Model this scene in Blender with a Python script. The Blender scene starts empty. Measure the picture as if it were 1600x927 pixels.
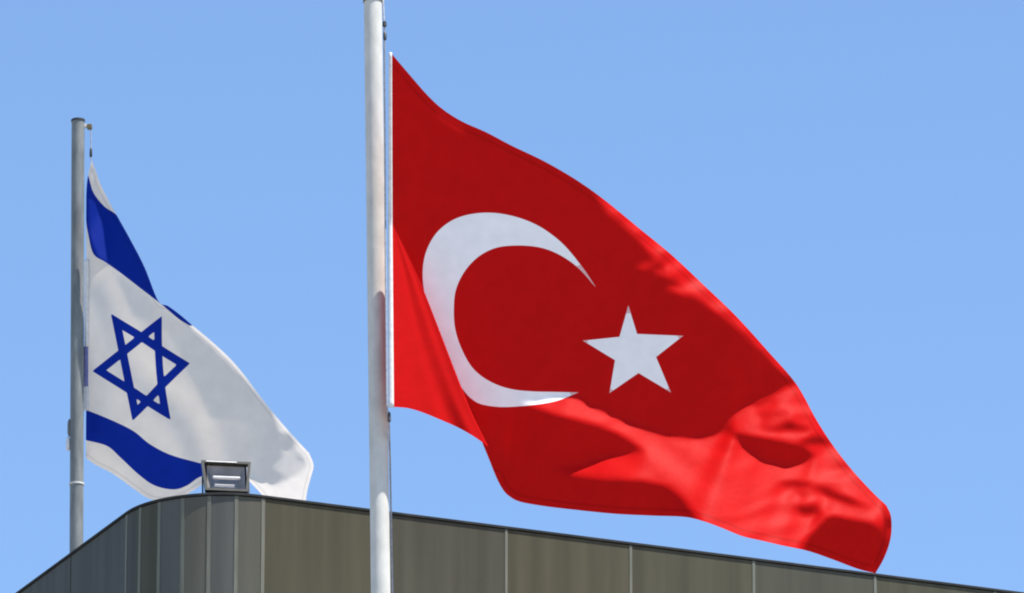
import bpy, bmesh, math, random
import numpy as np
from mathutils import Vector, Matrix
from mathutils.geometry import delaunay_2d_cdt

random.seed(4)
RAD = math.radians
sc = bpy.context.scene
COL = sc.collection

# ------------------------------------------------------------------ camera, sky, sun, exposure
PITCH = RAD(19.35)
FPX = 12540.0                                   # focal length in pixels of the 1600 px wide photograph
CAM = Vector((0.0, 0.0, 1.65))
cd = bpy.data.cameras.new('camera'); cam = bpy.data.objects.new('camera', cd); COL.objects.link(cam)
cd.sensor_width = 36.0; cd.lens = FPX * 36.0 / 1600.0
cd.clip_start = 0.5; cd.clip_end = 5000.0
cam.location = CAM; cam.rotation_euler = (math.pi / 2 + PITCH, 0, 0)
sc.camera = cam

SUN_AZ, SUN_EL = RAD(64), RAD(66)               # azimuth: to the right of straight behind the camera
S = Vector((math.cos(SUN_EL) * math.sin(SUN_AZ), -math.cos(SUN_EL) * math.cos(SUN_AZ), math.sin(SUN_EL)))
w = bpy.data.worlds.new('World'); sc.world = w; w.use_nodes = True
nt = w.node_tree
bg = nt.nodes['Background']
sky = nt.nodes.new('ShaderNodeTexSky'); sky.sky_type = 'NISHITA'; sky.sun_disc = False
sky.sun_elevation = SUN_EL; sky.sun_rotation = math.atan2(S.x, S.y)
sky.altitude = 0; sky.air_density = 1.0; sky.dust_density = 0.0; sky.ozone_density = 6.0
nt.links.new(sky.outputs['Color'], bg.inputs['Color'])
bg.inputs['Strength'].default_value = 0.12
sl = bpy.data.lights.new('sun', 'SUN'); sl.energy = 5.0; sl.angle = RAD(0.53); sl.color = (1.0, 0.95, 0.87)
so = bpy.data.objects.new('sun', sl); COL.objects.link(so)
so.rotation_euler = S.to_track_quat('Z', 'Y').to_euler(); so.location = (20, -20, 60)
sc.view_settings.view_transform = 'Standard'; sc.view_settings.look = 'None'
sc.view_settings.gamma = 1.0; sc.view_settings.use_curve_mapping = False
sc.view_settings.exposure = 0.8
sc.cycles.filter_width = 2.0


# ------------------------------------------------------------------ helpers
FW = Vector((0, math.cos(PITCH), math.sin(PITCH)))
RT = Vector((1, 0, 0))
UP = Vector((0, -math.sin(PITCH), math.cos(PITCH)))
def ray(px, py):
    return FW + RT * ((px - 800.0) / FPX) + UP * ((463.5 - py) / FPX)
def at_depth(px, py, d):                        # surveyed point at distance d along the view axis
    return CAM + ray(px, py) * d
def at_y(px, py, y):
    r = ray(px, py); return CAM + r * ((y - CAM.y) / r.y)
def at_z(px, py, z):
    r = ray(px, py); return CAM + r * ((z - CAM.z) / r.z)

def mesh_obj(name, verts, faces, mat, parent=None, smooth=False, attrs=None):
    me = bpy.data.meshes.new(name)
    me.from_pydata([tuple(v) for v in verts], [], faces); me.update()
    if smooth:
        me.polygons.foreach_set('use_smooth', [True] * len(me.polygons))
    if attrs:
        for k, vals in attrs.items():
            a = me.attributes.new(k, 'FLOAT', 'POINT'); a.data.foreach_set('value', list(vals))
    me.materials.append(mat)
    o = bpy.data.objects.new(name, me); COL.objects.link(o)
    if parent: put(o, parent)
    return o
def put(o, parent):
    o.parent = parent
    o.matrix_parent_inverse = chain(parent).inverted()
def chain(o):
    m = Matrix.Translation(o.location) @ o.rotation_euler.to_matrix().to_4x4()
    return (chain(o.parent) @ o.matrix_parent_inverse @ m) if o.parent else m
def bm_obj(name, bm, mat, parent=None, smooth=False):
    me = bpy.data.meshes.new(name); bmesh.ops.recalc_face_normals(bm, faces=bm.faces); bm.to_mesh(me); bm.free()
    if smooth:
        me.polygons.foreach_set('use_smooth', [True] * len(me.polygons))
        try: me.set_sharp_from_angle(angle=RAD(40))
        except Exception: pass
    me.materials.append(mat)
    o = bpy.data.objects.new(name, me); COL.objects.link(o)
    if parent: put(o, parent)
    return o
def thing(name, label, cat, loc):
    o = bpy.data.objects.new(name, None); COL.objects.link(o); o.location = loc
    o.empty_display_size = 0.3; o['label'] = label; o['category'] = cat
    return o
def add_box(bm, c, sx, sy, sz, rot=None, bev=0.0):
    r = bmesh.ops.create_cube(bm, size=1.0)
    vs = r['verts']
    for v in vs: v.co = Vector((v.co.x * sx, v.co.y * sy, v.co.z * sz))
    if bev > 0:
        es = list({e for v in vs for e in v.link_edges})
        rb = bmesh.ops.bevel(bm, geom=es, offset=bev, segments=2, affect='EDGES', profile=0.6)
        vs = list({v for f in rb['faces'] for v in f.verts} | {v for v in vs if v.is_valid})
    for v in vs:
        v.co = (rot @ v.co if rot else v.co) + Vector(c)
def add_lathe(bm, a, b, prof, seg=32):
    """prof: list of (t along a->b in metres, radius)"""
    a = Vector(a); b = Vector(b); ax = (b - a).normalized()
    u = ax.orthogonal().normalized(); v = ax.cross(u)
    rings = []
    for t, r in prof:
        rings.append([bm.verts.new(a + ax * t + (u * math.cos(2 * math.pi * k / seg) + v * math.sin(2 * math.pi * k / seg)) * r) for k in range(seg)])
    for r0, r1 in zip(rings, rings[1:]):
        for k in range(seg):
            bm.faces.new((r0[k], r0[(k + 1) % seg], r1[(k + 1) % seg], r1[k]))
    bm.faces.new(rings[0]); bm.faces.new(rings[-1])
def add_tube(bm, pts, r, seg=8):
    rings = []
    pts = [Vector(p) for p in pts]
    for i, p in enumerate(pts):
        d = (pts[min(i + 1, len(pts) - 1)] - pts[max(i - 1, 0)]).normalized()
        u = d.cross(Vector((0.3, 1, 0.1))).normalized(); v = d.cross(u)
        rings.append([bm.verts.new(p + (u * math.cos(2 * math.pi * k / seg) + v * math.sin(2 * math.pi * k / seg)) * r) for k in range(seg)])
    for r0, r1 in zip(rings, rings[1:]):
        for k in range(seg):
            bm.faces.new((r0[k], r0[(k + 1) % seg], r1[(k + 1) % seg], r1[k]))
    bm.faces.new(rings[0]); bm.faces.new(rings[-1])

# ------------------------------------------------------------------ materials
def new_mat(name):
    m = bpy.data.materials.new(name); m.use_nodes = True
    return m, m.node_tree, m.node_tree.nodes['Principled BSDF']
def noise_color(t, scale, c0, c1, coords='Object', stretch=(1, 1, 1), detail=5, lo=0.35, hi=0.65):
    tc = t.nodes.new('ShaderNodeTexCoord'); mp = t.nodes.new('ShaderNodeMapping'); mp.inputs['Scale'].default_value = stretch
    nz = t.nodes.new('ShaderNodeTexNoise'); nz.inputs['Scale'].default_value = scale; nz.inputs['Detail'].default_value = detail
    rp = t.nodes.new('ShaderNodeValToRGB')
    rp.color_ramp.elements[0].position = lo; rp.color_ramp.elements[0].color = (*c0, 1)
    rp.color_ramp.elements[1].position = hi; rp.color_ramp.elements[1].color = (*c1, 1)
    t.links.new(tc.outputs[coords], mp.inputs['Vector']); t.links.new(mp.outputs['Vector'], nz.inputs['Vector'])
    t.links.new(nz.outputs['Fac'], rp.inputs['Fac'])
    return rp.outputs['Color'], nz.outputs['Fac']
def simple(name, c0, c1, scale=3.0, rough=0.5, metal=0.0, stretch=(1, 1, 1), bump=0.0, spec=0.5):
    m, t, p = new_mat(name)
    c, f = noise_color(t, scale, c0, c1, stretch=stretch)
    t.links.new(c, p.inputs['Base Color'])
    p.inputs['Roughness'].default_value = rough; p.inputs['Metallic'].default_value = metal
    p.inputs['Specular IOR Level'].default_value = spec
    if bump:
        b = t.nodes.new('ShaderNodeBump'); b.inputs['Strength'].default_value = bump; b.inputs['Distance'].default_value = 0.01
        t.links.new(f, b.inputs['Height']); t.links.new(b.outputs['Normal'], p.inputs['Normal'])
    return m
def cloth(name, base, mark, trans, rough=0.65, sheen=0.25, spec=0.3):
    """woven cloth; the printed device is where the attribute 'emblem' is below zero"""
    m, t, p = new_mat(name)
    at = t.nodes.new('ShaderNodeAttribute'); at.attribute_name = 'emblem'
    mr = t.nodes.new('ShaderNodeMapRange'); mr.inputs['From Min'].default_value = -0.45; mr.inputs['From Max'].default_value = 0.45
    mr.inputs['To Min'].default_value = 1.0; mr.inputs['To Max'].default_value = 0.0
    t.links.new(at.outputs['Fac'], mr.inputs['Value'])
    mx = t.nodes.new('ShaderNodeMix'); mx.data_type = 'RGBA'
    mx.inputs[6].default_value = (*base, 1); mx.inputs[7].default_value = (*mark, 1)
    t.links.new(mr.outputs['Result'], mx.inputs[0])
    # weave unevenness
    tc = t.nodes.new('ShaderNodeTexCoord'); nz = t.nodes.new('ShaderNodeTexNoise'); nz.inputs['Scale'].default_value = 9.0; nz.inputs['Detail'].default_value = 8
    t.links.new(tc.outputs['Object'], nz.inputs['Vector'])
    hs = t.nodes.new('ShaderNodeHueSaturation')
    vr = t.nodes.new('ShaderNodeMapRange'); vr.inputs['To Min'].default_value = 0.9; vr.inputs['To Max'].default_value = 1.1
    t.links.new(nz.outputs['Fac'], vr.inputs['Value']); t.links.new(vr.outputs['Result'], hs.inputs['Value'])
    ah = t.nodes.new('ShaderNodeAttribute'); ah.attribute_name = 'hem'
    rp = t.nodes.new('ShaderNodeValToRGB'); el = rp.color_ramp.elements
    el[0].position = 0.0; el[0].color = (1, 1, 1, 1); el[1].position = 1.0; el[1].color = (1, 1, 1, 1)
    for ps, v in ((0.28, 1.0), (0.36, 0.84), (0.44, 0.84), (0.52, 1.0)):
        e = el.new(ps); e.color = (v, v, v, 1)
    dv = t.nodes.new('ShaderNodeMath'); dv.operation = 'DIVIDE'; dv.inputs[1].default_value = 25.0
    t.links.new(ah.outputs['Fac'], dv.inputs[0]); t.links.new(dv.outputs[0], rp.inputs['Fac'])
    mh = t.nodes.new('ShaderNodeMix'); mh.data_type = 'RGBA'; mh.blend_type = 'MULTIPLY'; mh.inputs[0].default_value = 1.0
    t.links.new(mx.outputs[2], mh.inputs[6]); t.links.new(rp.outputs['Color'], mh.inputs[7])
    t.links.new(mh.outputs[2], hs.inputs['Color'])
    t.links.new(hs.outputs['Color'], p.inputs['Base Color'])
    p.inputs['Roughness'].default_value = rough; p.inputs['Specular IOR Level'].default_value = spec
    p.inputs['Sheen Weight'].default_value = sheen; p.inputs['Sheen Roughness'].default_value = 0.4
    bp = t.nodes.new('ShaderNodeBump'); bp.inputs['Strength'].default_value = 0.12; bp.inputs['Distance'].default_value = 0.01
    nf = t.nodes.new('ShaderNodeTexNoise'); nf.inputs['Scale'].default_value = 22.0; nf.inputs['Detail'].default_value = 4
    t.links.new(tc.outputs['Object'], nf.inputs['Vector']); t.links.new(nf.outputs['Fac'], bp.inputs['Height'])
    t.links.new(bp.outputs['Normal'], p.inputs['Normal'])
    tr = t.nodes.new('ShaderNodeBsdfTranslucent'); t.links.new(hs.outputs['Color'], tr.inputs['Color'])
    ms = t.nodes.new('ShaderNodeMixShader'); ms.inputs['Fac'].default_value = trans
    out = t.nodes['Material Output']
    t.links.new(p.outputs['BSDF'], ms.inputs[1]); t.links.new(tr.outputs['BSDF'], ms.inputs[2]); t.links.new(ms.outputs['Shader'], out.inputs['Surface'])
    return m

M_RED = cloth('red_cloth', (0.53, 0.005, 0.005), (0.88, 0.86, 0.85), 0.18, rough=0.5, sheen=0.0, spec=0.04)
M_WHITE = cloth('white_cloth', (0.73, 0.67, 0.61), (0.002, 0.019, 0.245), 0.26, sheen=0.0, spec=0.08)
M_TAPE = simple('white_webbing', (0.56, 0.56, 0.56), (0.68, 0.68, 0.67), 30, 0.7)
M_BLUETAPE = simple('blue_webbing', (0.10, 0.12, 0.32), (0.16, 0.17, 0.38), 30, 0.7)
M_POLE_W = simple('painted_pole', (0.48, 0.475, 0.44), (0.57, 0.56, 0.52), 4.0, 0.6, 0.0, (3, 3, 1.6), 0.15, 0.2)
M_POLE_G = simple('galvanised_pole', (0.14, 0.15, 0.15), (0.21, 0.22, 0.215), 5.0, 0.55, 0.1, (3, 3, 0.8), 0.1, 0.25)
M_ROPE = simple('grey_rope', (0.25, 0.26, 0.29), (0.38, 0.38, 0.40), 40, 0.8)
M_DARK = simple('dark_metal', (0.03, 0.032, 0.035), (0.06, 0.06, 0.06), 12, 0.5, 0.3)
M_BROWN = simple('bronze_cap', (0.10, 0.08, 0.03), (0.16, 0.13, 0.06), 12, 0.5, 0.3)
M_BLACKH = simple('lamp_housing', (0.018, 0.018, 0.016), (0.036, 0.036, 0.031), 14, 0.42, 0.1)
M_REFL = simple('reflector', (0.26, 0.24, 0.20), (0.36, 0.335, 0.29), 10, 0.5, 0.3)
M_LAMP = simple('lamp_tube', (0.8, 0.78, 0.74), (0.85, 0.82, 0.78), 10, 0.25)
M_COPING = simple('coping_metal', (0.024, 0.026, 0.028), (0.04, 0.042, 0.042), 5, 0.7, 0.0, (1, 1, 1), 0.0, 0.1)
M_STRIP = simple('joint_metal', (0.135, 0.14, 0.115), (0.175, 0.18, 0.15), 6, 0.5, 0.0, (6, 6, 0.5), 0.0, 0.1)
M_CLAD = simple('wall_metal', (0.11, 0.115, 0.10), (0.14, 0.14, 0.125), 1.5, 0.5, 0.1)
M_ROOF = simple('roof_felt', (0.20, 0.20, 0.19), (0.30, 0.30, 0.28), 1.2, 0.9, 0, (1, 1, 1), 0.1)
M_GROUND = simple('paving', (0.23, 0.215, 0.19), (0.32, 0.30, 0.265), 0.4, 0.9, 0, (1, 1, 1), 0.15)
PANEL_TINT = [(0.076, 0.073, 0.050), (0.067, 0.069, 0.058), (0.080, 0.075, 0.050), (0.074, 0.073, 0.055)]
PANEL_TINT += [(0.098, 0.098, 0.080), (0.094, 0.099, 0.092)]  # lighter tints for the curved corner panels, painting in their brighter reflections
M_PANELS = [simple('cladding_metal', tuple(c * 0.88 for c in p), tuple(c * 1.12 for c in p), 1.6, 0.5, 0.0, (5, 5, 0.25), 0.02, 0.08) for p in PANEL_TINT]
mg, tg, pg = new_mat('lamp_glass')
_g = tg.nodes.new('ShaderNodeBsdfGlossy'); _g.inputs['Roughness'].default_value = 0.05
_t = tg.nodes.new('ShaderNodeBsdfTransparent'); _m = tg.nodes.new('ShaderNodeMixShader'); _m.inputs['Fac'].default_value = 0.06
tg.links.new(_t.outputs[0], _m.inputs[1]); tg.links.new(_g.outputs[0], _m.inputs[2]); tg.links.new(_m.outputs[0], tg.nodes['Material Output'].inputs['Surface'])

# ------------------------------------------------------------------ ground
gv = [(-3000, -3000, 0), (3000, -3000, 0), (3000, 3000, 0), (-3000, 3000, 0)]
g = mesh_obj('ground', gv, [(0, 1, 2, 3)], M_GROUND); g['kind'] = 'structure'

# ------------------------------------------------------------------ building
ZP = at_y(336, 772, 57.0).z                     # parapet height
def xy(px, py): 
    p = at_z(px, py, ZP); return np.array((p.x, p.y))
la, lb = xy(28, 925), xy(174, 818)              # left face line
ra, rb = xy(460, 780.5), xy(1560, 921)          # right face line
dl = (la - lb) / np.linalg.norm(la - lb)        # from the corner backwards along the left face
dr = (rb - ra) / np.linalg.norm(rb - ra)
A_ = np.array([dl, -dr]).T
tt = np.linalg.solve(A_, ra - lb); CORNER = lb + dl * tt[0]
ang = math.acos(float(np.dot(dl, dr)))
R_ARC = 0.80
tlen = R_ARC / math.tan(ang / 2)
TL, TR = CORNER + dl * tlen, CORNER + dr * tlen
nl = np.array((dl[1], -dl[0])); nr = np.array((dr[1], -dr[0]))
if np.dot(nl, CORNER + (dl + dr)) > np.dot(nl, CORNER): nl = -nl
if np.dot(nr, CORNER + (dl + dr)) > np.dot(nr, CORNER): nr = -nr
CEN = TR - nr * R_ARC
arc_len = R_ARC * (math.pi - ang)
a0 = math.atan2(nl[1], nl[0]); a1 = math.atan2(nr[1], nr[0])
da = (a1 - a0 + math.pi) % (2 * math.pi) - math.pi
LEFT_LEN, RIGHT_LEN = 16.0, 26.0
def outline(s):
    """arc length s, 0 at the left tangent point, growing to the right: point, outward normal"""
    if s < 0: return TL - dl * s, nl
    if s > arc_len: return TR + dr * (s - arc_len), nr
    a = a0 + da * s / arc_len; n = np.array((math.cos(a), math.sin(a))); return CEN + n * R_ARC, n
def band(s0, s1, prof, n=None):
    """sweep a closed profile [(offset, z)] along the outline"""
    if n is None: n = 6 if (s1 > 0 and s0 < arc_len) else 1
    ss = np.linspace(s0, s1, n + 1)
    vs, fs = [], []; k = len(prof)
    for s in ss:
        p, nn = outline(float(s))
        for off, z in prof: vs.append((p[0] + nn[0] * off, p[1] + nn[1] * off, z))
    for i in range(n):
        for j in range(k):
            fs.append((i * k + j, i * k + (j + 1) % k, (i + 1) * k + (j + 1) % k, (i + 1) * k + j))
    fs.append(tuple(range(k))); fs.append(tuple(n * k + j for j in reversed(range(k))))
    return vs, fs
def band_obj(name, s0, s1, prof, mat, parent, n=None):
    vs, fs = band(s0, s1, prof, n)
    bm = bmesh.new(); bv = [bm.verts.new(v) for v in vs]
    for f in fs: bm.faces.new([bv[i] for i in f])
    o = bm_obj(name, bm, mat, parent, smooth=True)
    return o
bld = thing('building', 'grey metal clad building with a rounded corner and flat parapet', 'building', (CORNER[0], CORNER[1], 0))
ss = [-LEFT_LEN] + [i * arc_len / 40 for i in range(41)] + [arc_len + RIGHT_LEN]
ring = []
for s in ss:
    p, n = outline(s); ring.append(p - n * 0.04)
back = [ring[-1] - nr * 18.0, ring[0] - nl * 0 + dl * 6]
body_top = ZP - 0.03
loop = ring + [ring[-1] + dl * 20.0, ring[0] + dr * 4.0 + dl * 4.0]
bm = bmesh.new()
lo_ = [bm.verts.new((p[0], p[1], 0)) for p in loop]; hi_ = [bm.verts.new((p[0], p[1], body_top)) for p in loop]
inn = []
ctr = np.mean(np.array(loop), axis=0)
for p, n in [(outline(s)[0], outline(s)[1]) for s in ss]: inn.append(p - n * 0.34)
inn += [loop[-2] + (ctr - loop[-2]) / np.linalg.norm(ctr - loop[-2]) * 0.4, loop[-1] + (ctr - loop[-1]) / np.linalg.norm(ctr - loop[-1]) * 0.4]
ti = [bm.verts.new((p[0], p[1], body_top)) for p in inn]; bi = [bm.verts.new((p[0], p[1], ZP - 1.1)) for p in inn]
N_ = len(loop)
for i in range(N_):
    j = (i + 1) % N_
    bm.faces.new((lo_[i], lo_[j], hi_[j], hi_[i])); bm.faces.new((hi_[i], hi_[j], ti[j], ti[i])); bm.faces.new((ti[i], ti[j], bi[j], bi[i]))
bm_obj('wall', bm, M_CLAD, bld)
bm = bmesh.new(); bm.faces.new([bm.verts.new((p[0], p[1], ZP - 1.1)) for p in inn]); bmesh.ops.triangulate(bm, faces=bm.faces)
bm_obj('roof', bm, M_ROOF, bld)
PW = 0.0                                        # panel seams: arc in six, then equal bays on the right
seams = [arc_len * i / 6 for i in range(7)]
def s_of_px(px):                                # arc length on the right face under image column px
    y = 780.5 + (px - 460) * (921 - 780.5) / 1100.0
    return arc_len + float(np.dot(xy(px, y) - TR, dr))
r_first = s_of_px(594); pitch = (s_of_px(1367) - r_first) / 4.0
rs = [r_first + pitch * i for i in range(0, 24) if r_first + pitch * i < arc_len + RIGHT_LEN - 0.5]
right_seams = [arc_len] + rs + [arc_len + RIGHT_LEN]
left_seams = [-LEFT_LEN] + [-pitch * 1.1 * i for i in range(13, 0, -1)] + [0.0]
HP = 3.2; GAP = 0.009; ZT = ZP - 0.022
def panel(s0, s1, k, z1=ZT, z0=ZT - HP, n=None):
    pr = [(0.0, z0), (0.0, z1 - 0.004), (-0.004, z1), (-0.034, z1), (-0.034, z0)]
    band_obj('cladding_panel', s0 + GAP, s1 - GAP, pr, M_PANELS[k], bld, n)
kk = 0
for a, b in zip(left_seams, left_seams[1:]): panel(a, b, 1, n=1)
for i, (a, b) in enumerate(zip(seams, seams[1:])): panel(a, b, [1, 3, 5, 4, 5, 4][i], n=8)
for i, (a, b) in enumerate(zip(right_seams, right_seams[1:])): panel(a, b, [0, 3, 2, 0, 3][i % 5], n=1)
for s in seams + right_seams[1:-1]:
    band_obj('joint_strip', s - (0.014 if s < arc_len + 0.01 else 0.011), s + (0.014 if s < arc_len + 0.01 else 0.011), [(0.004, ZT - HP), (0.004, ZT - 0.002), (-0.03, ZT - 0.002), (-0.03, ZT - HP)], M_STRIP, bld, 1)
cop = [(0.012, ZP - 0.018), (0.012, ZP - 0.003), (0.009, ZP), (-0.36, ZP), (-0.36, ZP - 0.018)]
bm = bmesh.new(); k = len(cop); rings = []
for s in ss:
    p, n = outline(s); rings.append([bm.verts.new((p[0] + n[0] * o, p[1] + n[1] * o, z)) for o, z in cop])
for r0, r1 in zip(rings, rings[1:]):
    for j in range(k): bm.faces.new((r0[j], r0[(j + 1) % k], r1[(j + 1) % k], r1[j]))
bm.faces.new(rings[0]); bm.faces.new(rings[-1])
bm_obj('coping', bm, M_COPING, bld, smooth=True)

# ------------------------------------------------------------------ flags: tools
def spline(pts, step=4.0):
    """Catmull-Rom through pts (open), resampled at about step"""
    P = np.array(pts, float); P = np.vstack([2 * P[0] - P[1], P, 2 * P[-1] - P[-2]]); out = []
    for i in range(1, len(P) - 2):
        p0, p1, p2, p3 = P[i - 1:i + 3]; n = max(1, int(round(np.linalg.norm(p2 - p1) / step)))
        for k in range(n):
            t = k / n
            out.append(0.5 * (2 * p1 + (p2 - p0) * t + (2 * p0 - 5 * p1 + 4 * p2 - p3) * t * t + (3 * p1 - p0 - 3 * p2 + p3) * t ** 3))
    out.append(P[-2]); return np.array(out)
def inside(poly, X, Y):
    poly = np.asarray(poly, float); r = np.zeros(X.shape, bool); n = len(poly)
    for i in range(n):
        x1, y1 = poly[i]; x2, y2 = poly[(i + 1) % n]
        if y1 == y2: continue
        c = ((y1 > Y) != (y2 > Y)) & (X < (x2 - x1) * (Y - y1) / (y2 - y1) + x1); r ^= c
    return r
def dist(poly, X, Y, closed=True):
    poly = np.asarray(poly, float); d = np.full(X.shape, 1e9); n = len(poly)
    for i in range(n if closed else n - 1):
        a = poly[i]; b = poly[(i + 1) % n]; ab = b - a; L = float(ab @ ab) + 1e-9
        t = np.clip(((X - a[0]) * ab[0] + (Y - a[1]) * ab[1]) / L, 0, 1)
        d = np.minimum(d, np.hypot(X - a[0] - t * ab[0], Y - a[1] - t * ab[1]))
    return d
def sdf(poly, X, Y):
    return np.where(inside(poly, X, Y), -1, 1) * dist(poly, X, Y)
def blur(a, k):
    for _ in range(k):
        a = np.pad(a, 1, mode='edge')
        a = (a[1:-1, 1:-1] * 4 + 2 * (a[:-2, 1:-1] + a[2:, 1:-1] + a[1:-1, :-2] + a[1:-1, 2:]) + a[:-2, :-2] + a[:-2, 2:] + a[2:, :-2] + a[2:, 2:]) / 16
    return a
SR, SU, SB = S.dot(RT), S.dot(UP), S.dot(-FW)
class Drape:
    """Depth of a hanging cloth over its outline, as the smoothest sheet whose folds lean to or away
    from the sky by the given amounts (lean: >0 the fold looks up to the sun, <0 it overhangs)."""
    def __init__(self, outline_poly, lean, pins, ax=-0.15, lam2=0.03, lam3=2.0, h=4.0, pad=3, iters=900):
        P = np.asarray(outline_poly); self.h = h
        self.x0, self.y0 = P[:, 0].min() - pad * h, P[:, 1].min() - pad * h
        nx = int((P[:, 0].max() - self.x0) / h) + pad + 2; ny = int((P[:, 1].max() - self.y0) / h) + pad + 2
        X, Y = np.meshgrid(self.x0 + h * np.arange(nx), self.y0 + h * np.arange(ny))
        mask = inside(P, X, Y) | (dist(P, X, Y) < 2.5 * h)
        T = lean(X, Y)
        W, V = np.zeros((ny, nx)), np.zeros((ny, nx))
        for (px, py, dv, wt) in pins:
            i, j = int(round((py - self.y0) / h)), int(round((px - self.x0) / h)); W[i, j] += wt; V[i, j] += wt * dv
        m = mask.astype(float)
        c = m[:-1, :-1] * m[:-1, 1:] * m[1:, :-1]
        rx, ry, r2 = m[:, :-2] * m[:, 1:-1] * m[:, 2:], m[:-2] * m[1:-1] * m[2:], m[:-1, :-1] * m[1:, 1:] * m[:-1, 1:] * m[1:, :-1]
        def op(D):
            o = np.zeros_like(D)
            gx = (D[:-1, 1:] - D[:-1, :-1]) / h; gv = -(D[1:, :-1] - D[:-1, :-1]) / h
            e = (SR * gx + SU * gv) * c; e2 = lam2 * gx * c
            a = (SR * e + e2) / h; b = -SU * e / h
            o[:-1, 1:] += a; o[:-1, :-1] -= a; o[1:, :-1] += b; o[:-1, :-1] -= b
            q = lam3 * rx * (D[:, :-2] - 2 * D[:, 1:-1] + D[:, 2:]) / h ** 4 * 4; o[:, :-2] += q; o[:, 2:] += q; o[:, 1:-1] -= 2 * q
            q = lam3 * ry * (D[:-2] - 2 * D[1:-1] + D[2:]) / h ** 4 * 4; o[:-2] += q; o[2:] += q; o[1:-1] -= 2 * q
            q = 2 * lam3 * r2 * (D[:-1, :-1] + D[1:, 1:] - D[:-1, 1:] - D[1:, :-1]) / h ** 4 * 4
            o[:-1, :-1] += q; o[1:, 1:] += q; o[:-1, 1:] -= q; o[1:, :-1] -= q
            return (o + W * D) * m
        t = ((T - SB)[:-1, :-1]) * c; rhs = np.zeros((ny, nx))
        a = (SR * t + lam2 * ax * c) / h; b = -SU * t / h
        rhs[:-1, 1:] += a; rhs[:-1, :-1] -= a; rhs[1:, :-1] += b; rhs[:-1, :-1] -= b
        rhs = (rhs + V) * m
        D = np.zeros((ny, nx)); r = rhs - op(D); p = r.copy(); rr = float((r * r).sum()); r00 = rr
        for it in range(iters):
            Ap = op(p); al = rr / (float((p * Ap).sum()) + 1e-30); D += al * p; r -= al * Ap
            rn = float((r * r).sum())
            if rn < 1e-9 * r00: break
            p = r + (rn / rr) * p; rr = rn
        print('drape', nx, ny, 'iters', it, 'res', rn / r00)
        self.D, self.m, self.nx, self.ny = D, mask, nx, ny
    def __call__(self, x, y):
        fx = np.clip((np.asarray(x) - self.x0) / self.h, 0, self.nx - 1.001); fy = np.clip((np.asarray(y) - self.y0) / self.h, 0, self.ny - 1.001)
        i, j = fy.astype(int), fx.astype(int); u, v = fx - j, fy - i
        num = 0; den = 0
        for di, dj, wq in ((0, 0, (1 - u) * (1 - v)), (0, 1, u * (1 - v)), (1, 0, (1 - u) * v), (1, 1, u * v)):
            ww = wq * self.m[i + di, j + dj] + 1e-12 * wq; num = num + ww * self.D[i + di, j + dj]; den = den + ww
        return num / den
def sheet(outline_poly, marks, step=4.0, seed=1):
    """triangulate the inside of an outline, with the printed marks' outlines as edges"""
    rng = np.random.default_rng(seed)
    P = np.asarray(outline_poly)
    pts = [tuple(p) for p in P]; edges = [(i, (i + 1) % len(P)) for i in range(len(P))]
    allm = [P] + [np.asarray(mk) for mk in marks]
    for mk in marks:
        k = len(pts); n = len(mk)
        pts += [tuple(p) for p in mk]; edges += [(k + i, k + (i + 1) % n) for i in range(n)]
    xs = np.arange(P[:, 0].min(), P[:, 0].max(), step); ys = np.arange(P[:, 1].min(), P[:, 1].max(), step * 0.866)
    X, Y = np.meshgrid(xs, ys); X[1::2] += step / 2
    X = X + rng.uniform(-0.12, 0.12, X.shape) * step; Y = Y + rng.uniform(-0.12, 0.12, Y.shape) * step
    ok = inside(P, X, Y)
    for mk in allm: ok &= dist(mk, X, Y) > step * 0.55
    pts += list(zip(X[ok].tolist(), Y[ok].tolist()))
    r = delaunay_2d_cdt([Vector(p) for p in pts], edges, [], 0, 1e-6)
    V = np.array([tuple(v) for v in r[0]]); F = [tuple(f) for f in r[2]]
    cx = np.array([V[list(f)].mean(axis=0) for f in F]); keep = inside(P, cx[:, 0], cx[:, 1])
    F = [f for f, k in zip(F, keep) if k]
    return V, F
def to_world(px, py, D, d0):
    return [at_depth(float(x), float(y), d0 * (1 + float(d) / FPX)) for x, y, d in zip(px, py, D)]

# ------------------------------------------------------------------ red flag with crescent and star
RD = 55.0 * 1.06                                # distance of the near flag pole
top_edge = [(611, 83), (640, 117), (668, 149), (692, 171), (722, 190), (760, 207), (800, 228), (850, 252), (900, 281), (945, 313), (1000, 358), (1050, 399),
            (1100, 446), (1150, 494), (1200, 549), (1244, 600), (1275, 655), (1300, 694), (1330, 733), (1362, 768), (1385, 790)]
fly_edge = [(1385, 790), (1392, 806), (1393, 830), (1389, 852), (1380, 875), (1368, 896)]
bot_edge = [(1368, 896), (1340, 889), (1300, 874), (1262, 861), (1220, 852), (1190, 845), (1160, 838), (1130, 826), (1100, 815), (1070, 808), (1020, 806),
            (960, 803), (900, 797), (850, 791), (812, 784), (795, 775), (785, 764), (775, 745), (765, 720), (756, 698), (746, 674), (737, 655)]
fold_edge = [(612, 348), (640, 405), (662, 454), (690, 525), (715, 590), (735, 640), (750, 672), (763, 698)]
back_edge = [(737, 655), (722, 618), (700, 575), (672, 510), (646, 450), (628, 402), (612, 348)]
hoist_u = [(612, 348), (611.5, 260), (611, 170), (611, 83)]
cres_out = [(930, 448), (911.5, 420), (884, 386), (857, 363), (830, 347.6), (798, 337), (766.5, 332.6), (735, 335), (707.6, 344), (685, 361), (671, 381.5),
            (663, 404), (660.5, 429), (663, 456), (672, 495), (688, 540), (709, 586), (726, 612), (739, 625), (753, 632), (780, 636), (812, 635), (848, 631), (875, 625), (903, 613.5)]
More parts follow.
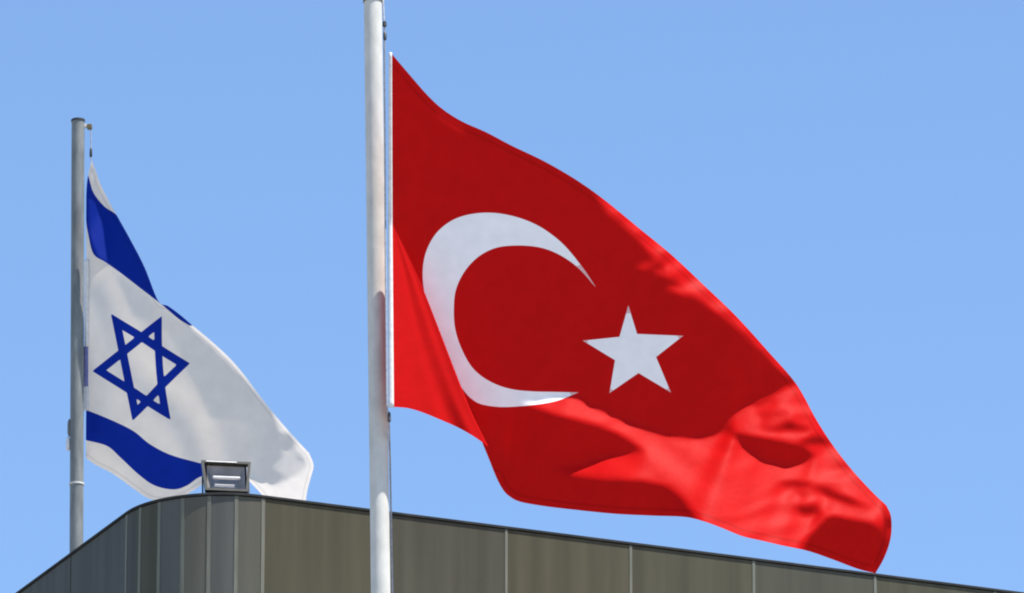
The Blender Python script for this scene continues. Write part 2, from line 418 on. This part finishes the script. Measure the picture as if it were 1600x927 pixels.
cres_in = [(903, 613.5), (866, 612.6), (830, 611.7), (798, 608), (771, 599), (748, 584.5), (732.6, 567), (719, 540), (711, 513), (709, 486), (711, 458.6), (719, 436),
           (732.6, 415.5), (750.7, 399), (773, 388), (798, 384), (830, 384.7), (857, 390.6), (884, 404), (907, 422), (930, 448)]
star = [(981.8, 478), (995.4, 522), (1067, 525), (1025, 558), (1048, 613), (997.6, 583), (952.5, 614), (961, 563), (911, 532.5), (968, 526.5)]
def chainpoly(*parts):
    out = []
    for p in parts:
        s = spline(p); out += [tuple(q) for q in s[:-1]]
    return np.array(out)
RB = chainpoly(top_edge, fly_edge, bot_edge, back_edge, hoist_u)
crescent = chainpoly(cres_out, cres_in)
star_p = []
for i in range(10):
    a, b = np.array(star[i]), np.array(star[(i + 1) % 10])
    for k in range(8): star_p.append(tuple(a + (b - a) * k / 8))
star_p = np.array(star_p)

lit = [  # folds that look up to the sky: (outline, lean)
    ([(893, 614), (920, 630), (960, 648), (1000, 663), (1040, 677), (1070, 684), (1100, 682), (1143, 672), (1142, 660), (1148, 645), (1165, 632), (1188, 622), (1212, 614), (1228, 603), (1246, 598),
      (1300, 670), (1420, 790), (1372, 826), (1360, 815), (1300, 803), (1290, 806), (1262, 838), (1250, 870), (1160, 850), (1096, 815), (1080, 795), (1065, 775), (1040, 756), (1000, 748), (940, 746), (890, 739),
      (864, 730), (905, 724), (950, 711), (1005, 702), (985, 686), (960, 672), (930, 661), (870, 646), (815, 626)], 0.80),
    ([(925, 296), (950, 330), (975, 350), (1003, 378), (1020, 398), (1045, 425), (1075, 455), (1110, 478), (1150, 508), (1190, 548), (1225, 583), (1270, 600), (1100, 420)], 0.75),
    ([(996, 413), (1020, 404), (1040, 402), (1030, 412), (1000, 420)], 0.6), ([(1018, 418), (1045, 424), (1060, 432), (1045, 434)], 0.6),
    ([(1038, 447), (1062, 446), (1085, 462), (1060, 456)], 0.6),
    ([(676, 168), (692, 178), (718, 196), (728, 206), (715, 203), (690, 186)], 0.16),
    ([(1374, 797), (1387, 788), (1402, 830), (1390, 880), (1380, 868), (1384, 830)], 0.16),
]
dark = [
    ([(800, 632), (862, 650), (925, 664), (958, 676), (984, 690), (1002, 702), (950, 709), (900, 723), (855, 730), (800, 735), (780, 690)], -0.16),
    ([(800, 740), (862, 733), (892, 742), (940, 750), (1000, 751), (1038, 758), (1062, 777), (1076, 797), (1092, 818), (1000, 815), (800, 800)], -0.14),
    ([(1262, 842), (1292, 809), (1300, 806), (1358, 818), (1370, 832), (1374, 868), (1366, 905), (1255, 868)], -0.18),
    ([(1141, 674), (1160, 676), (1190, 681), (1225, 688), (1255, 696), (1274, 710), (1262, 719), (1232, 726), (1190, 716), (1160, 696)], -0.16),
    ([(1188, 668), (1215, 664), (1232, 657), (1250, 663), (1266, 666), (1262, 671), (1195, 671)], -0.14),
    ([(1243, 690), (1262, 683), (1275, 678), (1303, 689), (1300, 692), (1255, 693)], -0.14),
    ([(1268, 761), (1288, 761), (1330, 777), (1362, 793), (1330, 787), (1290, 773)], -0.12),
    ([(1212, 753), (1240, 748), (1268, 752), (1262, 757), (1225, 758)], -0.02), ([(1245, 768), (1270, 770), (1268, 774), (1248, 774)], 0.02),
    ([(1172, 630), (1205, 620), (1212, 623), (1182, 634)], 0.02), ([(1180, 645), (1230, 638), (1232, 643), (1190, 650)], 0.03),
    ([(1012, 414), (1042, 405), (1044, 409), (1020, 417)], -0.1), ([(1028, 437), (1052, 438), (1050, 443), (1032, 443)], -0.1),
    ([(1240, 790), (1278, 785), (1282, 802), (1252, 805)], 0.12),
]
def lean_red(X, Y):
    T = np.full(X.shape, -0.013)
    T += 0.006 * np.sin(X / 60.0 + Y / 90.0) - 0.004 * np.sin(X / 23.0 - Y / 41.0)
    for poly, v in lit:
        soft = 5.0 + 9.0 * np.clip((Y - 640) / 60.0, 0, 1) * np.clip((1250 - X) / 100.0, 0, 1)
        k = np.clip(0.5 - sdf(poly, X, Y) / soft, 0, 1); T = T * (1 - k) + v * k
    for poly, v in dark:
        k = np.clip(0.5 - sdf(poly, X, Y) / 5.0, 0, 1); T = T * (1 - k) + v * k
    # soft tension creases running down from the bright fold
    near_fly = np.clip((X - 1120) / 130, 0, 1) * np.clip((Y - 600) / 40, 0, 1)
    T += 0.24 * near_fly * np.sin((Y * 0.95 + X * 0.12) / 5.2 + 1.1 * np.sin(X / 37.0)) * (0.45 + 0.55 * np.sin(X / 29.0 + Y / 23.0)) * (T > 0.05)
    T += 0.10 * np.sin((Y * 1.0 + X * 0.2) / 3.6 + 1.4 * np.sin(X / 21.0)) * np.clip(np.sin(X / 41.0 + Y / 19.0), 0, 1) * (T > 0.3) * (X > 850)
    T += 0.13 * np.sin((Y * 0.8 - X * 0.45) / 7.5 + 0.9 * np.sin(X / 47.0)) * (0.5 + 0.5 * np.sin(X / 53.0 + 1.0)) * (T > 0.3) * (X > 800) * (Y > 600)
    T += 0.20 * np.sin((Y * 0.9 + X * 0.30) / 6.0) * (T > 0.3) * (Y < 600)
    return blur(T, 1)
def hoist_depth(py):                            # the slack hoist bows towards the viewer at mid height
    v = 348 - np.asarray(py, float)
    return np.where(v > 0, 0.04 * v, 0.385 * v) - 32.0
pins = [(611.5, y, float(hoist_depth(y)), 4.0) for y in range(84, 350, 4)]
dr_red = Drape(RB, lean_red, pins, ax=0.1, lam2=0.012, lam3=0.05)
VB, FB = sheet(RB, [crescent, star_p])
DB = dr_red(VB[:, 0], VB[:, 1])
emb = np.minimum(sdf(crescent, VB[:, 0], VB[:, 1]), sdf(star_p, VB[:, 0], VB[:, 1]))
# front fold at the hoist: a strip from the hoist to the fold edge, then turned back behind
fe = spline(fold_edge, 8.0)
be = np.array([tuple(p) for p in back_edge])[::-1]
bes = spline(back_edge, 4.0)[::-1]
def resample(P, n):
    d = np.r_[0, np.cumsum(np.hypot(*np.diff(P, axis=0).T))]; t = np.linspace(0, d[-1], n)
    return np.c_[np.interp(t, d, P[:, 0]), np.interp(t, d, P[:, 1])]
NR = 90
fe, bes = resample(fe, NR), resample(bes, NR)
bottom_fold = resample(spline([(614, 636), (640, 638), (665, 645), (695, 657), (720, 668), (742, 681), (756, 692), (763, 698)], 4.0), 40)
va, fa, da_ = [], [], []
NU, NBk = 34, 14
for i in range(NR):
    q = i / (NR - 1.0)
    hy = 348 + (636 - 348) * q; hx = 612 + 2 * q
    for j in range(NU):
        u = j / (NU - 1.0)
        ex, ey = fe[i]
        x = hx + (ex - hx) * u; y = hy + (ey - hy) * u
        # lower hem follows its own curve
        bx = by = None; by = float(np.interp(u * 39, np.arange(40), bottom_fold[:, 1]))
        lin = 636 + (698 - 636) * u
        y += (by - lin) * q ** 2 * (1 - 0.0 * u)
        D = float(hoist_depth(y)) + 0.56 * (x - 612) * (1 - 0.2 * u)
        D += 4.5 * q * u * math.exp(-((u - 0.42 - 0.18 * q) / 0.10) ** 2) - 3.0 * q * u * math.exp(-((u - 0.68 - 0.12 * q) / 0.09) ** 2) + 1.2 * q * math.sin(14.0 * u + 5.0 * q) * u
        va.append((x, y)); da_.append(D)
    for j in range(NBk):                        # rounded turn, then back behind to the main sheet
        t = (j + 1) / NBk
        ex, ey = fe[i]; bx, by = bes[i]
        De = da_[i * (NU + NBk) + NU - 1]; Db = float(dr_red(bx, by))
        x = ex + (bx - ex) * t; y = ey + (by - ey) * t
        D = De + (Db - De) * math.sqrt(max(0.0, 1 - (1 - t) ** 2)) if Db > De else De + (Db - De) * t
        va.append((x, y)); da_.append(D)
va = np.array(va); wA = NU + NBk
for i in range(NR - 1):
    for j in range(wA - 1):
        fa.append((i * wA + j, i * wA + j + 1, (i + 1) * wA + j + 1, (i + 1) * wA + j))
nB = len(VB)
verts = to_world(VB[:, 0], VB[:, 1], DB, RD) + to_world(va[:, 0], va[:, 1], da_, RD)
faces = FB + [tuple(nB + i for i in f) for f in fa]
emb_all = list(emb) + [30.0] * len(va)
hem_line = np.vstack([spline(top_edge), spline(fly_edge), spline(bot_edge[:-4])])
hem_all = list(dist(hem_line, VB[:, 0], VB[:, 1], False)) + list(np.where(np.arange(len(va)) % wA < NU, 30.0, 30.0))
flag_red = thing('flag', 'large red flag with white crescent and star flying from the tall white pole', 'flag', at_depth(611, 360, RD))
mesh_obj('cloth', verts, faces, M_RED, flag_red, smooth=True, attrs={'emblem': emb_all, 'hem': hem_all})
# white heading tape along the hoist
tv, tf, td = [], [], []
ys = np.linspace(82, 637, 70)
for y in ys:
    xr = np.interp(y, [83, 348, 636], [611.5, 612.5, 615.0]); wd = np.interp(y, [82, 200, 637], [3.0, 4.5, 7.5])
    for k in range(4):
        tv.append((xr - wd + wd * k / 3.0, y)); td.append(float(hoist_depth(y)) - 2.0 - 1.5 * math.sin(math.pi * k / 3.0))
tv = np.array(tv)
for i in range(len(ys) - 1):
    for k in range(3): tf.append((i * 4 + k, i * 4 + k + 1, i * 4 + k + 5, i * 4 + k + 4))
hd = mesh_obj('heading_tape', to_world(tv[:, 0], tv[:, 1], td, RD), tf, M_TAPE, flag_red, smooth=True)
sm = hd.modifiers.new('thickness', 'SOLIDIFY'); sm.thickness = 0.006

# ------------------------------------------------------------------ near flag pole
PY = (CAM + ray(590, 400) * RD).y
pt, pb = at_y(582.5, 3, PY), at_y(594.5, 905, PY)
dirp = (pb - pt).normalized(); base = pt + dirp * ((pt.z - 0.0) / -dirp.z)
Lp = (pt - base).length
mpp = RD / FPX                                  # metres per photo pixel here
pole = thing('flagpole', 'tall white flagpole in front of the building carrying the red flag', 'flagpole', base)
bm = bmesh.new(); add_lathe(bm, base, pt, [(0, 0.085), (Lp * 0.5, 0.078), (Lp - 4.2, 15.0 * mpp), (Lp - 4.19, 14.9 * mpp), (Lp, 14.2 * mpp)], 48)
bm_obj('shaft', bm, M_POLE_W, pole, smooth=True)
bm = bmesh.new(); up_ = (pt - base).normalized()
add_lathe(bm, pt - up_ * 0.004, pt + up_ * 0.09, [(0, 15.5 * mpp), (0.03, 15.5 * mpp), (0.035, 12 * mpp), (0.06, 11 * mpp), (0.085, 6 * mpp), (0.094, 1 * mpp)], 40)
bm_obj('cap', bm, M_BROWN, pole, smooth=True)
bm = bmesh.new(); add_lathe(bm, base, base + up_ * 0.4, [(0, 0.22), (0.03, 0.22), (0.035, 0.13), (0.35, 0.11), (0.4, 0.088)], 32)
bm_obj('base_collar', bm, M_POLE_G, pole, smooth=True)
def on_pole(px, py, dd=0.0): return at_depth(px, py, RD * (1 + dd / FPX))
hal = []
for y in np.linspace(-1, 655, 60):
    hx = np.interp(y, [-1, 45, 80, 350, 636, 655], [598.5, 600.5, 600.5, 602.0, 604.5, 607.5])
    hd_ = np.interp(y, [-1, 45], [10, float(hoist_depth(60))]) if y < 45 else (float(hoist_depth(y)) if y < 636 else float(hoist_depth(636)))
    hal.append(on_pole(hx, y, hd_ - 2))
end = on_pole(609.5, 720, -60); hal.append(end)
for k in range(1, 10):
    hal.append(end + (base + Vector((0.13, -0.05, 1.2)) - end) * (k / 9.0))
bm = bmesh.new(); add_tube(bm, hal, 1.5 * mpp, 8)
bm_obj('halyard', bm, M_ROPE, pole, smooth=True)
bm = bmesh.new()
c0 = on_pole(600.8, 40, float(hoist_depth(60)) - 3)
add_lathe(bm, c0 - up_ * 0.012, c0 + up_ * 0.035, [(0, 0.005), (0.006, 0.016), (0.04, 0.014), (0.047, 0.005)], 16)
c1 = on_pole(601.3, 56, float(hoist_depth(60)) - 3)
add_lathe(bm, c1 - up_ * 0.035, c1 + up_ * 0.03, [(0, 0.005), (0.008, 0.013), (0.055, 0.012), (0.065, 0.004)], 16)
bm_obj('snap_hook', bm, M_DARK, pole, smooth=True)
bm = bmesh.new(); c2 = on_pole(608, 652, float(hoist_depth(640)) - 2)
add_lathe(bm, c2 - up_ * 0.04, c2 + up_ * 0.04, [(0, 0.004), (0.01, 0.013), (0.07, 0.012), (0.08, 0.004)], 16)
bm_obj('snap_hook', bm, M_DARK, pole, smooth=True)

# ------------------------------------------------------------------ white and blue flag
WD = 68.0 * 1.05
w_top = [(143, 250), (150, 268), (157, 288), (172, 318), (185, 341), (205, 377), (226, 418), (247, 470), (262, 478), (280, 491), (300, 508), (330, 533), (360, 561), (383, 588), (410, 624),
         (440, 661), (465, 689), (483, 708)]
w_fly = [(483, 708), (490, 727), (486, 745), (480, 768), (476, 800)]
w_bot = [(476, 800), (440, 798), (420, 786), (409, 773), (398, 761), (387, 751), (370, 745), (345, 744), (322, 754), (305, 765), (285, 776), (258, 783), (232, 779), (208, 763), (190, 750), (172, 738), (150, 727), (134, 716)]
w_hoist = [(134, 716), (134.5, 640), (136, 560), (135, 430), (134.5, 330), (136, 285), (143, 250)]
WB = chainpoly(w_top, w_fly, w_bot, w_hoist)
stripe1 = chainpoly([(130, 268), (137.6, 274), (146, 301), (163.5, 323), (184, 338), (203, 371)], [(203, 371), (240, 372), (262, 440), (300, 500), (303, 508), (296, 509)],
                    [(296, 509), (280, 499), (262, 484), (250, 474), (220, 451), (189, 427), (165, 410), (146, 397), (138, 367), (134, 340), (130, 268)])
stripe2 = chainpoly([(128, 640), (138, 642), (175, 657), (209, 674), (234, 694), (267, 711), (313, 724), (345, 733)], [(345, 733), (352, 741)],
                    [(352, 741), (330, 742), (311, 746), (292, 759), (271, 765), (242, 759), (217, 742), (188, 715), (167, 697), (134, 688), (128, 686)])
hexv = [(173, 490), (253, 494), (302, 568), (267, 657), (207, 658), (144, 580)]
def tri_stroke(tri, X, Y, wd):
    c = np.mean(np.array(tri), axis=0); h = np.full(np.shape(X), -1e9)
    for i in range(3):
        a, b = np.array(tri[i], float), np.array(tri[(i + 1) % 3], float)
        n = np.array((b[1] - a[1], a[0] - b[0])); n /= np.linalg.norm(n)
        if (c - a) @ n > 0: n = -n
        h = np.maximum(h, (X - a[0]) * n[0] + (Y - a[1]) * n[1])
    return np.maximum(h, -wd - h)
def bend(x, y):                                 # the device hangs a little bowed with the cloth
    return x + 5.0 * np.sin(np.clip((y - 494) / 163.0, 0, 1) * math.pi) * np.clip((x - 215) / 40.0, 0, 1), y
w_lit = [
    ([(428, 668), (446, 664), (470, 698), (482, 724), (462, 744), (440, 752), (424, 730), (440, 712), (436, 690)], 0.14),
    ([(290, 498), (300, 515), (330, 541), (357, 567), (380, 594), (407, 630), (436, 667), (462, 697), (478, 716), (520, 700), (340, 520)], 0.40),
    ([(470, 700), (480, 725), (462, 742), (440, 752), (425, 757), (408, 748), (388, 737), (370, 735), (385, 760), (440, 800), (520, 800), (520, 700)], 0.42),
    ([(139, 270), (145, 255), (150, 290), (154, 312), (147, 305)], 0.25), ([(137, 300), (150, 312), (160, 342), (170, 412), (150, 400), (138, 365)], 0.5),
]
w_dark = [([(437, 676), (452, 676), (461, 692), (452, 702), (440, 694)], -0.06), ([(462, 708), (473, 715), (474, 722), (464, 717)], -0.05), ([(426, 730), (440, 741), (450, 748), (436, 747)], -0.05), ([(176, 424), (190, 455), (206, 492), (235, 505), (262, 520), (300, 590), (325, 650), (390, 660), (440, 690), (425, 640), (383, 592), (330, 540), (292, 508), (262, 486), (246, 474), (205, 443)], -0.03),
          ([(142, 275), (163, 335), (176, 415), (190, 428), (246, 470), (205, 377), (172, 318)], -0.03),
          
          ]
def lean_white(X, Y):
    far = np.clip((X - 330) / 70.0, 0, 1)
    crease = np.sin((0.55 * X - 0.35 * Y) / 8.0 + 1.2 * np.sin((X + Y) / 55.0))
    T = -0.22 * (1 - far) - 0.04 * far + (0.16 * (1 - far) + 0.04) * crease * (0.5 + 0.5 * np.sin(X / 31.0 - Y / 47.0))
    for poly, v in w_lit + w_dark:
        k = np.clip(0.5 - sdf(poly, X, Y) / 4.0, 0, 1); T = T * (1 - k) + v * k
    return blur(T, 1)
dr_w = Drape(WB, lean_white, [(135, y, 0.1 * (480 - y), 2.0) for y in range(270, 716, 3)], ax=0.05, lam2=0.02, lam3=0.08, h=3.0)
hexin = []
VW, FW_ = sheet(WB, [], step=2.6, seed=3)
DW = dr_w(VW[:, 0], VW[:, 1])
bx_, by_ = bend(VW[:, 0], VW[:, 1])
sw = np.minimum(sdf(stripe1, VW[:, 0], VW[:, 1]), sdf(stripe2, VW[:, 0], VW[:, 1]))
sw = np.minimum(sw, tri_stroke([hexv[0], hexv[2], hexv[4]], bx_, by_, 12.8)); sw = np.minimum(sw, tri_stroke([hexv[1], hexv[3], hexv[5]], bx_, by_, 12.8))
flag_w = thing('flag', 'white flag with two blue stripes and a blue six pointed star on the grey pole', 'flag', at_depth(134, 480, WD))
mesh_obj('cloth', to_world(VW[:, 0], VW[:, 1], DW, WD), FW_, M_WHITE, flag_w, smooth=True, attrs={'emblem': sw, 'hem': 1.8 * dist(np.vstack([spline(w_top), spline(w_fly), spline(w_bot)]), VW[:, 0], VW[:, 1], False)})
def tape(y0, y1, x0, x1, mat, name):
    tv, tf, td = [], [], []
    ys = np.linspace(y0, y1, 24)
    for y in ys:
        off = np.interp(y, [y0, y1], [0, 1])
        for k in range(3): tv.append((x0 + (x1 - x0) * k / 2.0, y)); td.append(0.1 * (480 - y) - 3 - (1.2 if k == 1 else 0))
    tv = np.array(tv)
    for i in range(len(ys) - 1):
        for k in range(2): tf.append((i * 3 + k, i * 3 + k + 1, i * 3 + k + 4, i * 3 + k + 3))
    o = mesh_obj(name, to_world(tv[:, 0], tv[:, 1], td, WD), tf, mat, flag_w, smooth=True)
    o.modifiers.new('thickness', 'SOLIDIFY').thickness = 0.006
tape(405, 542, 132.5, 138.5, M_TAPE, 'heading_tape'); tape(542, 604, 130.5, 137.5, M_BLUETAPE, 'blue_sleeve'); tape(604, 642, 131.5, 138.5, M_TAPE, 'heading_tape')

# ------------------------------------------------------------------ far flag pole on the roof
WY = (CAM + ray(120, 500) * WD).y
qt, qb = at_y(122, 190, WY), at_y(119.5, 845, WY)
dq = (qb - qt).normalized(); zb = ZP - 1.1; qbase = qt + dq * ((qt.z - zb) / -dq.z)
uq = -dq; Lq = (qt - qbase).length; mq = WD / FPX
pole2 = thing('flagpole', 'grey metal flagpole with a short top arm behind the parapet carrying the white flag', 'flagpole', qbase)
bm = bmesh.new(); add_lathe(bm, qbase, qt, [(0, 11.2 * mq), (Lq, 10.2 * mq)], 40); bm_obj('shaft', bm, M_POLE_G, pole2, smooth=True)
bm = bmesh.new(); add_lathe(bm, qt - uq * 0.002, qt + uq * 0.02, [(0, 11.2 * mq), (0.016, 11.2 * mq), (0.02, 10.0 * mq)], 40); bm_obj('cap', bm, M_DARK, pole2, smooth=True)
j0 = at_y(119.8, 757, WY)
bm = bmesh.new(); add_lathe(bm, j0 - uq * 0.008, j0 + uq * 0.008, [(0, 11.8 * mq), (0.016, 11.8 * mq)], 40); bm_obj('joint_ring', bm, M_POLE_W, pole2, smooth=True)
bm = bmesh.new(); add_lathe(bm, qbase, qbase + uq * 0.2, [(0, 0.16), (0.02, 0.16), (0.024, 0.1), (0.2, 0.075)], 32); bm_obj('base_collar', bm, M_POLE_G, pole2, smooth=True)
bm = bmesh.new(); a = at_y(130, 197, WY); add_box(bm, a + Vector((0.035, 0, 0)), 0.09, 0.03, 0.03, bev=0.004); bm_obj('arm', bm, M_POLE_W, pole2)
bm = bmesh.new(); a = at_y(140, 198.5, WY); add_box(bm, a, 0.045, 0.05, 0.045, bev=0.008); bm_obj('pulley', bm, M_BROWN, pole2)
pts = [at_y(142, 202, WY), at_y(142, 230, WY), at_y(142.5, 252, WY)]
bm = bmesh.new(); add_tube(bm, pts, 0.9 * mq, 8); bm_obj('halyard', bm, M_ROPE, pole2, smooth=True)
bm = bmesh.new(); c = at_y(142, 238, WY); add_lathe(bm, c - uq * 0.05, c + uq * 0.045, [(0, 0.004), (0.012, 0.013), (0.08, 0.011), (0.095, 0.003)], 14); bm_obj('snap_hook', bm, M_DARK, pole2, smooth=True)
bm = bmesh.new(); c = at_y(108.5, 668, WY); add_lathe(bm, c - uq * 0.085, c + uq * 0.075, [(0, 0.008), (0.03, 0.018), (0.13, 0.018), (0.16, 0.008)], 14); bm_obj('cleat', bm, M_POLE_G, pole2, smooth=True)
bm = bmesh.new(); c = at_y(106.5, 693, WY); add_lathe(bm, c - uq * 0.07, c + uq * 0.06, [(0, 0.008), (0.02, 0.02), (0.11, 0.018), (0.13, 0.008)], 14); bm_obj('rope_coil', bm, M_TAPE, pole2, smooth=True)

# ------------------------------------------------------------------ floodlight on the parapet
fp = at_z(351.5, 771, ZP)
fl_c = Vector((fp.x, fp.y + 0.16, ZP))
flood = thing('floodlight', 'small square dark floodlight standing on the rounded parapet corner', 'floodlight', fl_c)
rot = Matrix.Rotation(RAD(8), 3, 'Z') @ Matrix.Rotation(RAD(-16), 3, 'X')
mf = (fp - CAM).length / FPX
Wf, Hf = 78 * mf, 56 * mf
cc = fl_c + Vector((0, 0, 0.035 + Hf * 0.5))
def L(x, y, z): return cc + rot @ Vector((x, y, z))
def frustum(bm, w0, h0, y0, w1, h1, y1, cap0=True, cap1=True, z1off=0.0):
    r0 = [bm.verts.new(L(sx * w0 / 2, y0, sz * h0 / 2)) for sx, sz in ((-1, -1), (1, -1), (1, 1), (-1, 1))]
    r1 = [bm.verts.new(L(sx * w1 / 2, y1, z1off + sz * h1 / 2)) for sx, sz in ((-1, -1), (1, -1), (1, 1), (-1, 1))]
    for k in range(4): bm.faces.new((r0[k], r0[(k + 1) % 4], r1[(k + 1) % 4], r1[k]))
    if cap0: bm.faces.new(r0)
    if cap1: bm.faces.new(r1)
bm = bmesh.new(); frustum(bm, Wf * 0.84, Hf * 0.94, 0.005, Wf * 0.6, Hf * 0.6, 0.13, cap0=False); bm_obj('housing', bm, M_BLACKH, flood)
bm = bmesh.new()
tb = 0.020
TP = 0.86                                       # the frame is narrower at the foot
def bar(bm, quad, y0, y1):
    f = [bm.verts.new(L(x, y0, z)) for x, z in quad]; b = [bm.verts.new(L(x, y1, z)) for x, z in quad]
    for k in range(4): bm.faces.new((f[k], f[(k + 1) % 4], b[(k + 1) % 4], b[k]))
    bm.faces.new(f); bm.faces.new(b)
hw, hh, iw, ih = Wf / 2, Hf / 2, Wf / 2 - tb, Hf / 2 - tb
bar(bm, [(-hw, hh), (hw, hh), (iw, ih), (-iw, ih)], -0.036, 0.004)
bar(bm, [(hw, hh), (hw * TP, -hh), (iw * TP, -ih), (iw, ih)], -0.036, 0.004)
bar(bm, [(hw * TP, -hh), (-hw * TP, -hh), (-iw * TP, -ih), (iw * TP, -ih)], -0.036, 0.004)
bar(bm, [(-hw * TP, -hh), (-hw, hh), (-iw, ih), (-iw * TP, -ih)], -0.036, 0.004)
bm_obj('frame', bm, M_BLACKH, flood)
bm = bmesh.new(); frustum(bm, (Wf - 2 * tb) * TP, Hf - 2 * tb, 0.006, Wf * 0.5, Hf * 0.3, 0.085, cap0=False); bm_obj('reflector', bm, M_REFL, flood)
bm = bmesh.new(); add_lathe(bm, L(-Wf * 0.27, 0.02, Hf * 0.07), L(Wf * 0.3, 0.02, Hf * 0.07), [(0, 0.004), (0.006, 0.013), (Wf * 0.57 - 0.006, 0.013), (Wf * 0.57, 0.004)], 16); bm_obj('lamp_tube', bm, M_LAMP, flood, smooth=True)
bm = bmesh.new(); add_box(bm, L(-0.01, 0.02, -Hf * 0.2), Wf * 0.40, 0.02, 0.022, rot @ Matrix.Rotation(RAD(-50), 3, 'X'), 0.003); bm_obj('reflector_highlight', bm, M_LAMP, flood)  # bright bar added to paint the highlight low in the reflector
bm = bmesh.new(); add_box(bm, L(-0.035, -0.038, hh - 0.011), Wf * 0.62, 0.006, 0.014, rot @ Matrix.Rotation(RAD(-35), 3, 'X'), 0.002); bm_obj('frame_highlight', bm, M_TAPE, flood)  # white bar added as the sunlit top edge of the dark frame
bm = bmesh.new(); add_box(bm, L(0, -0.010, 0), (Wf - 2 * tb) * TP, 0.003, Hf - 2 * tb - 0.002, rot); bm_obj('glass', bm, mg, flood)
bm = bmesh.new()
for sx in (-1, 1): add_box(bm, L(sx * (Wf * 0.455 + 0.004), 0.03, -Hf * 0.22), 0.010, 0.03, Hf * 0.60, rot, 0.001)
add_box(bm, fl_c + Vector((0, 0.03, 0.006)), Wf * 0.95, 0.05, 0.010, Matrix.Rotation(RAD(8), 3, 'Z'), 0.001)
add_box(bm, fl_c + Vector((0, 0.03, 0.018)), 0.06, 0.06, 0.03, None, 0.003)
bm_obj('bracket', bm, M_BLACKH, flood)
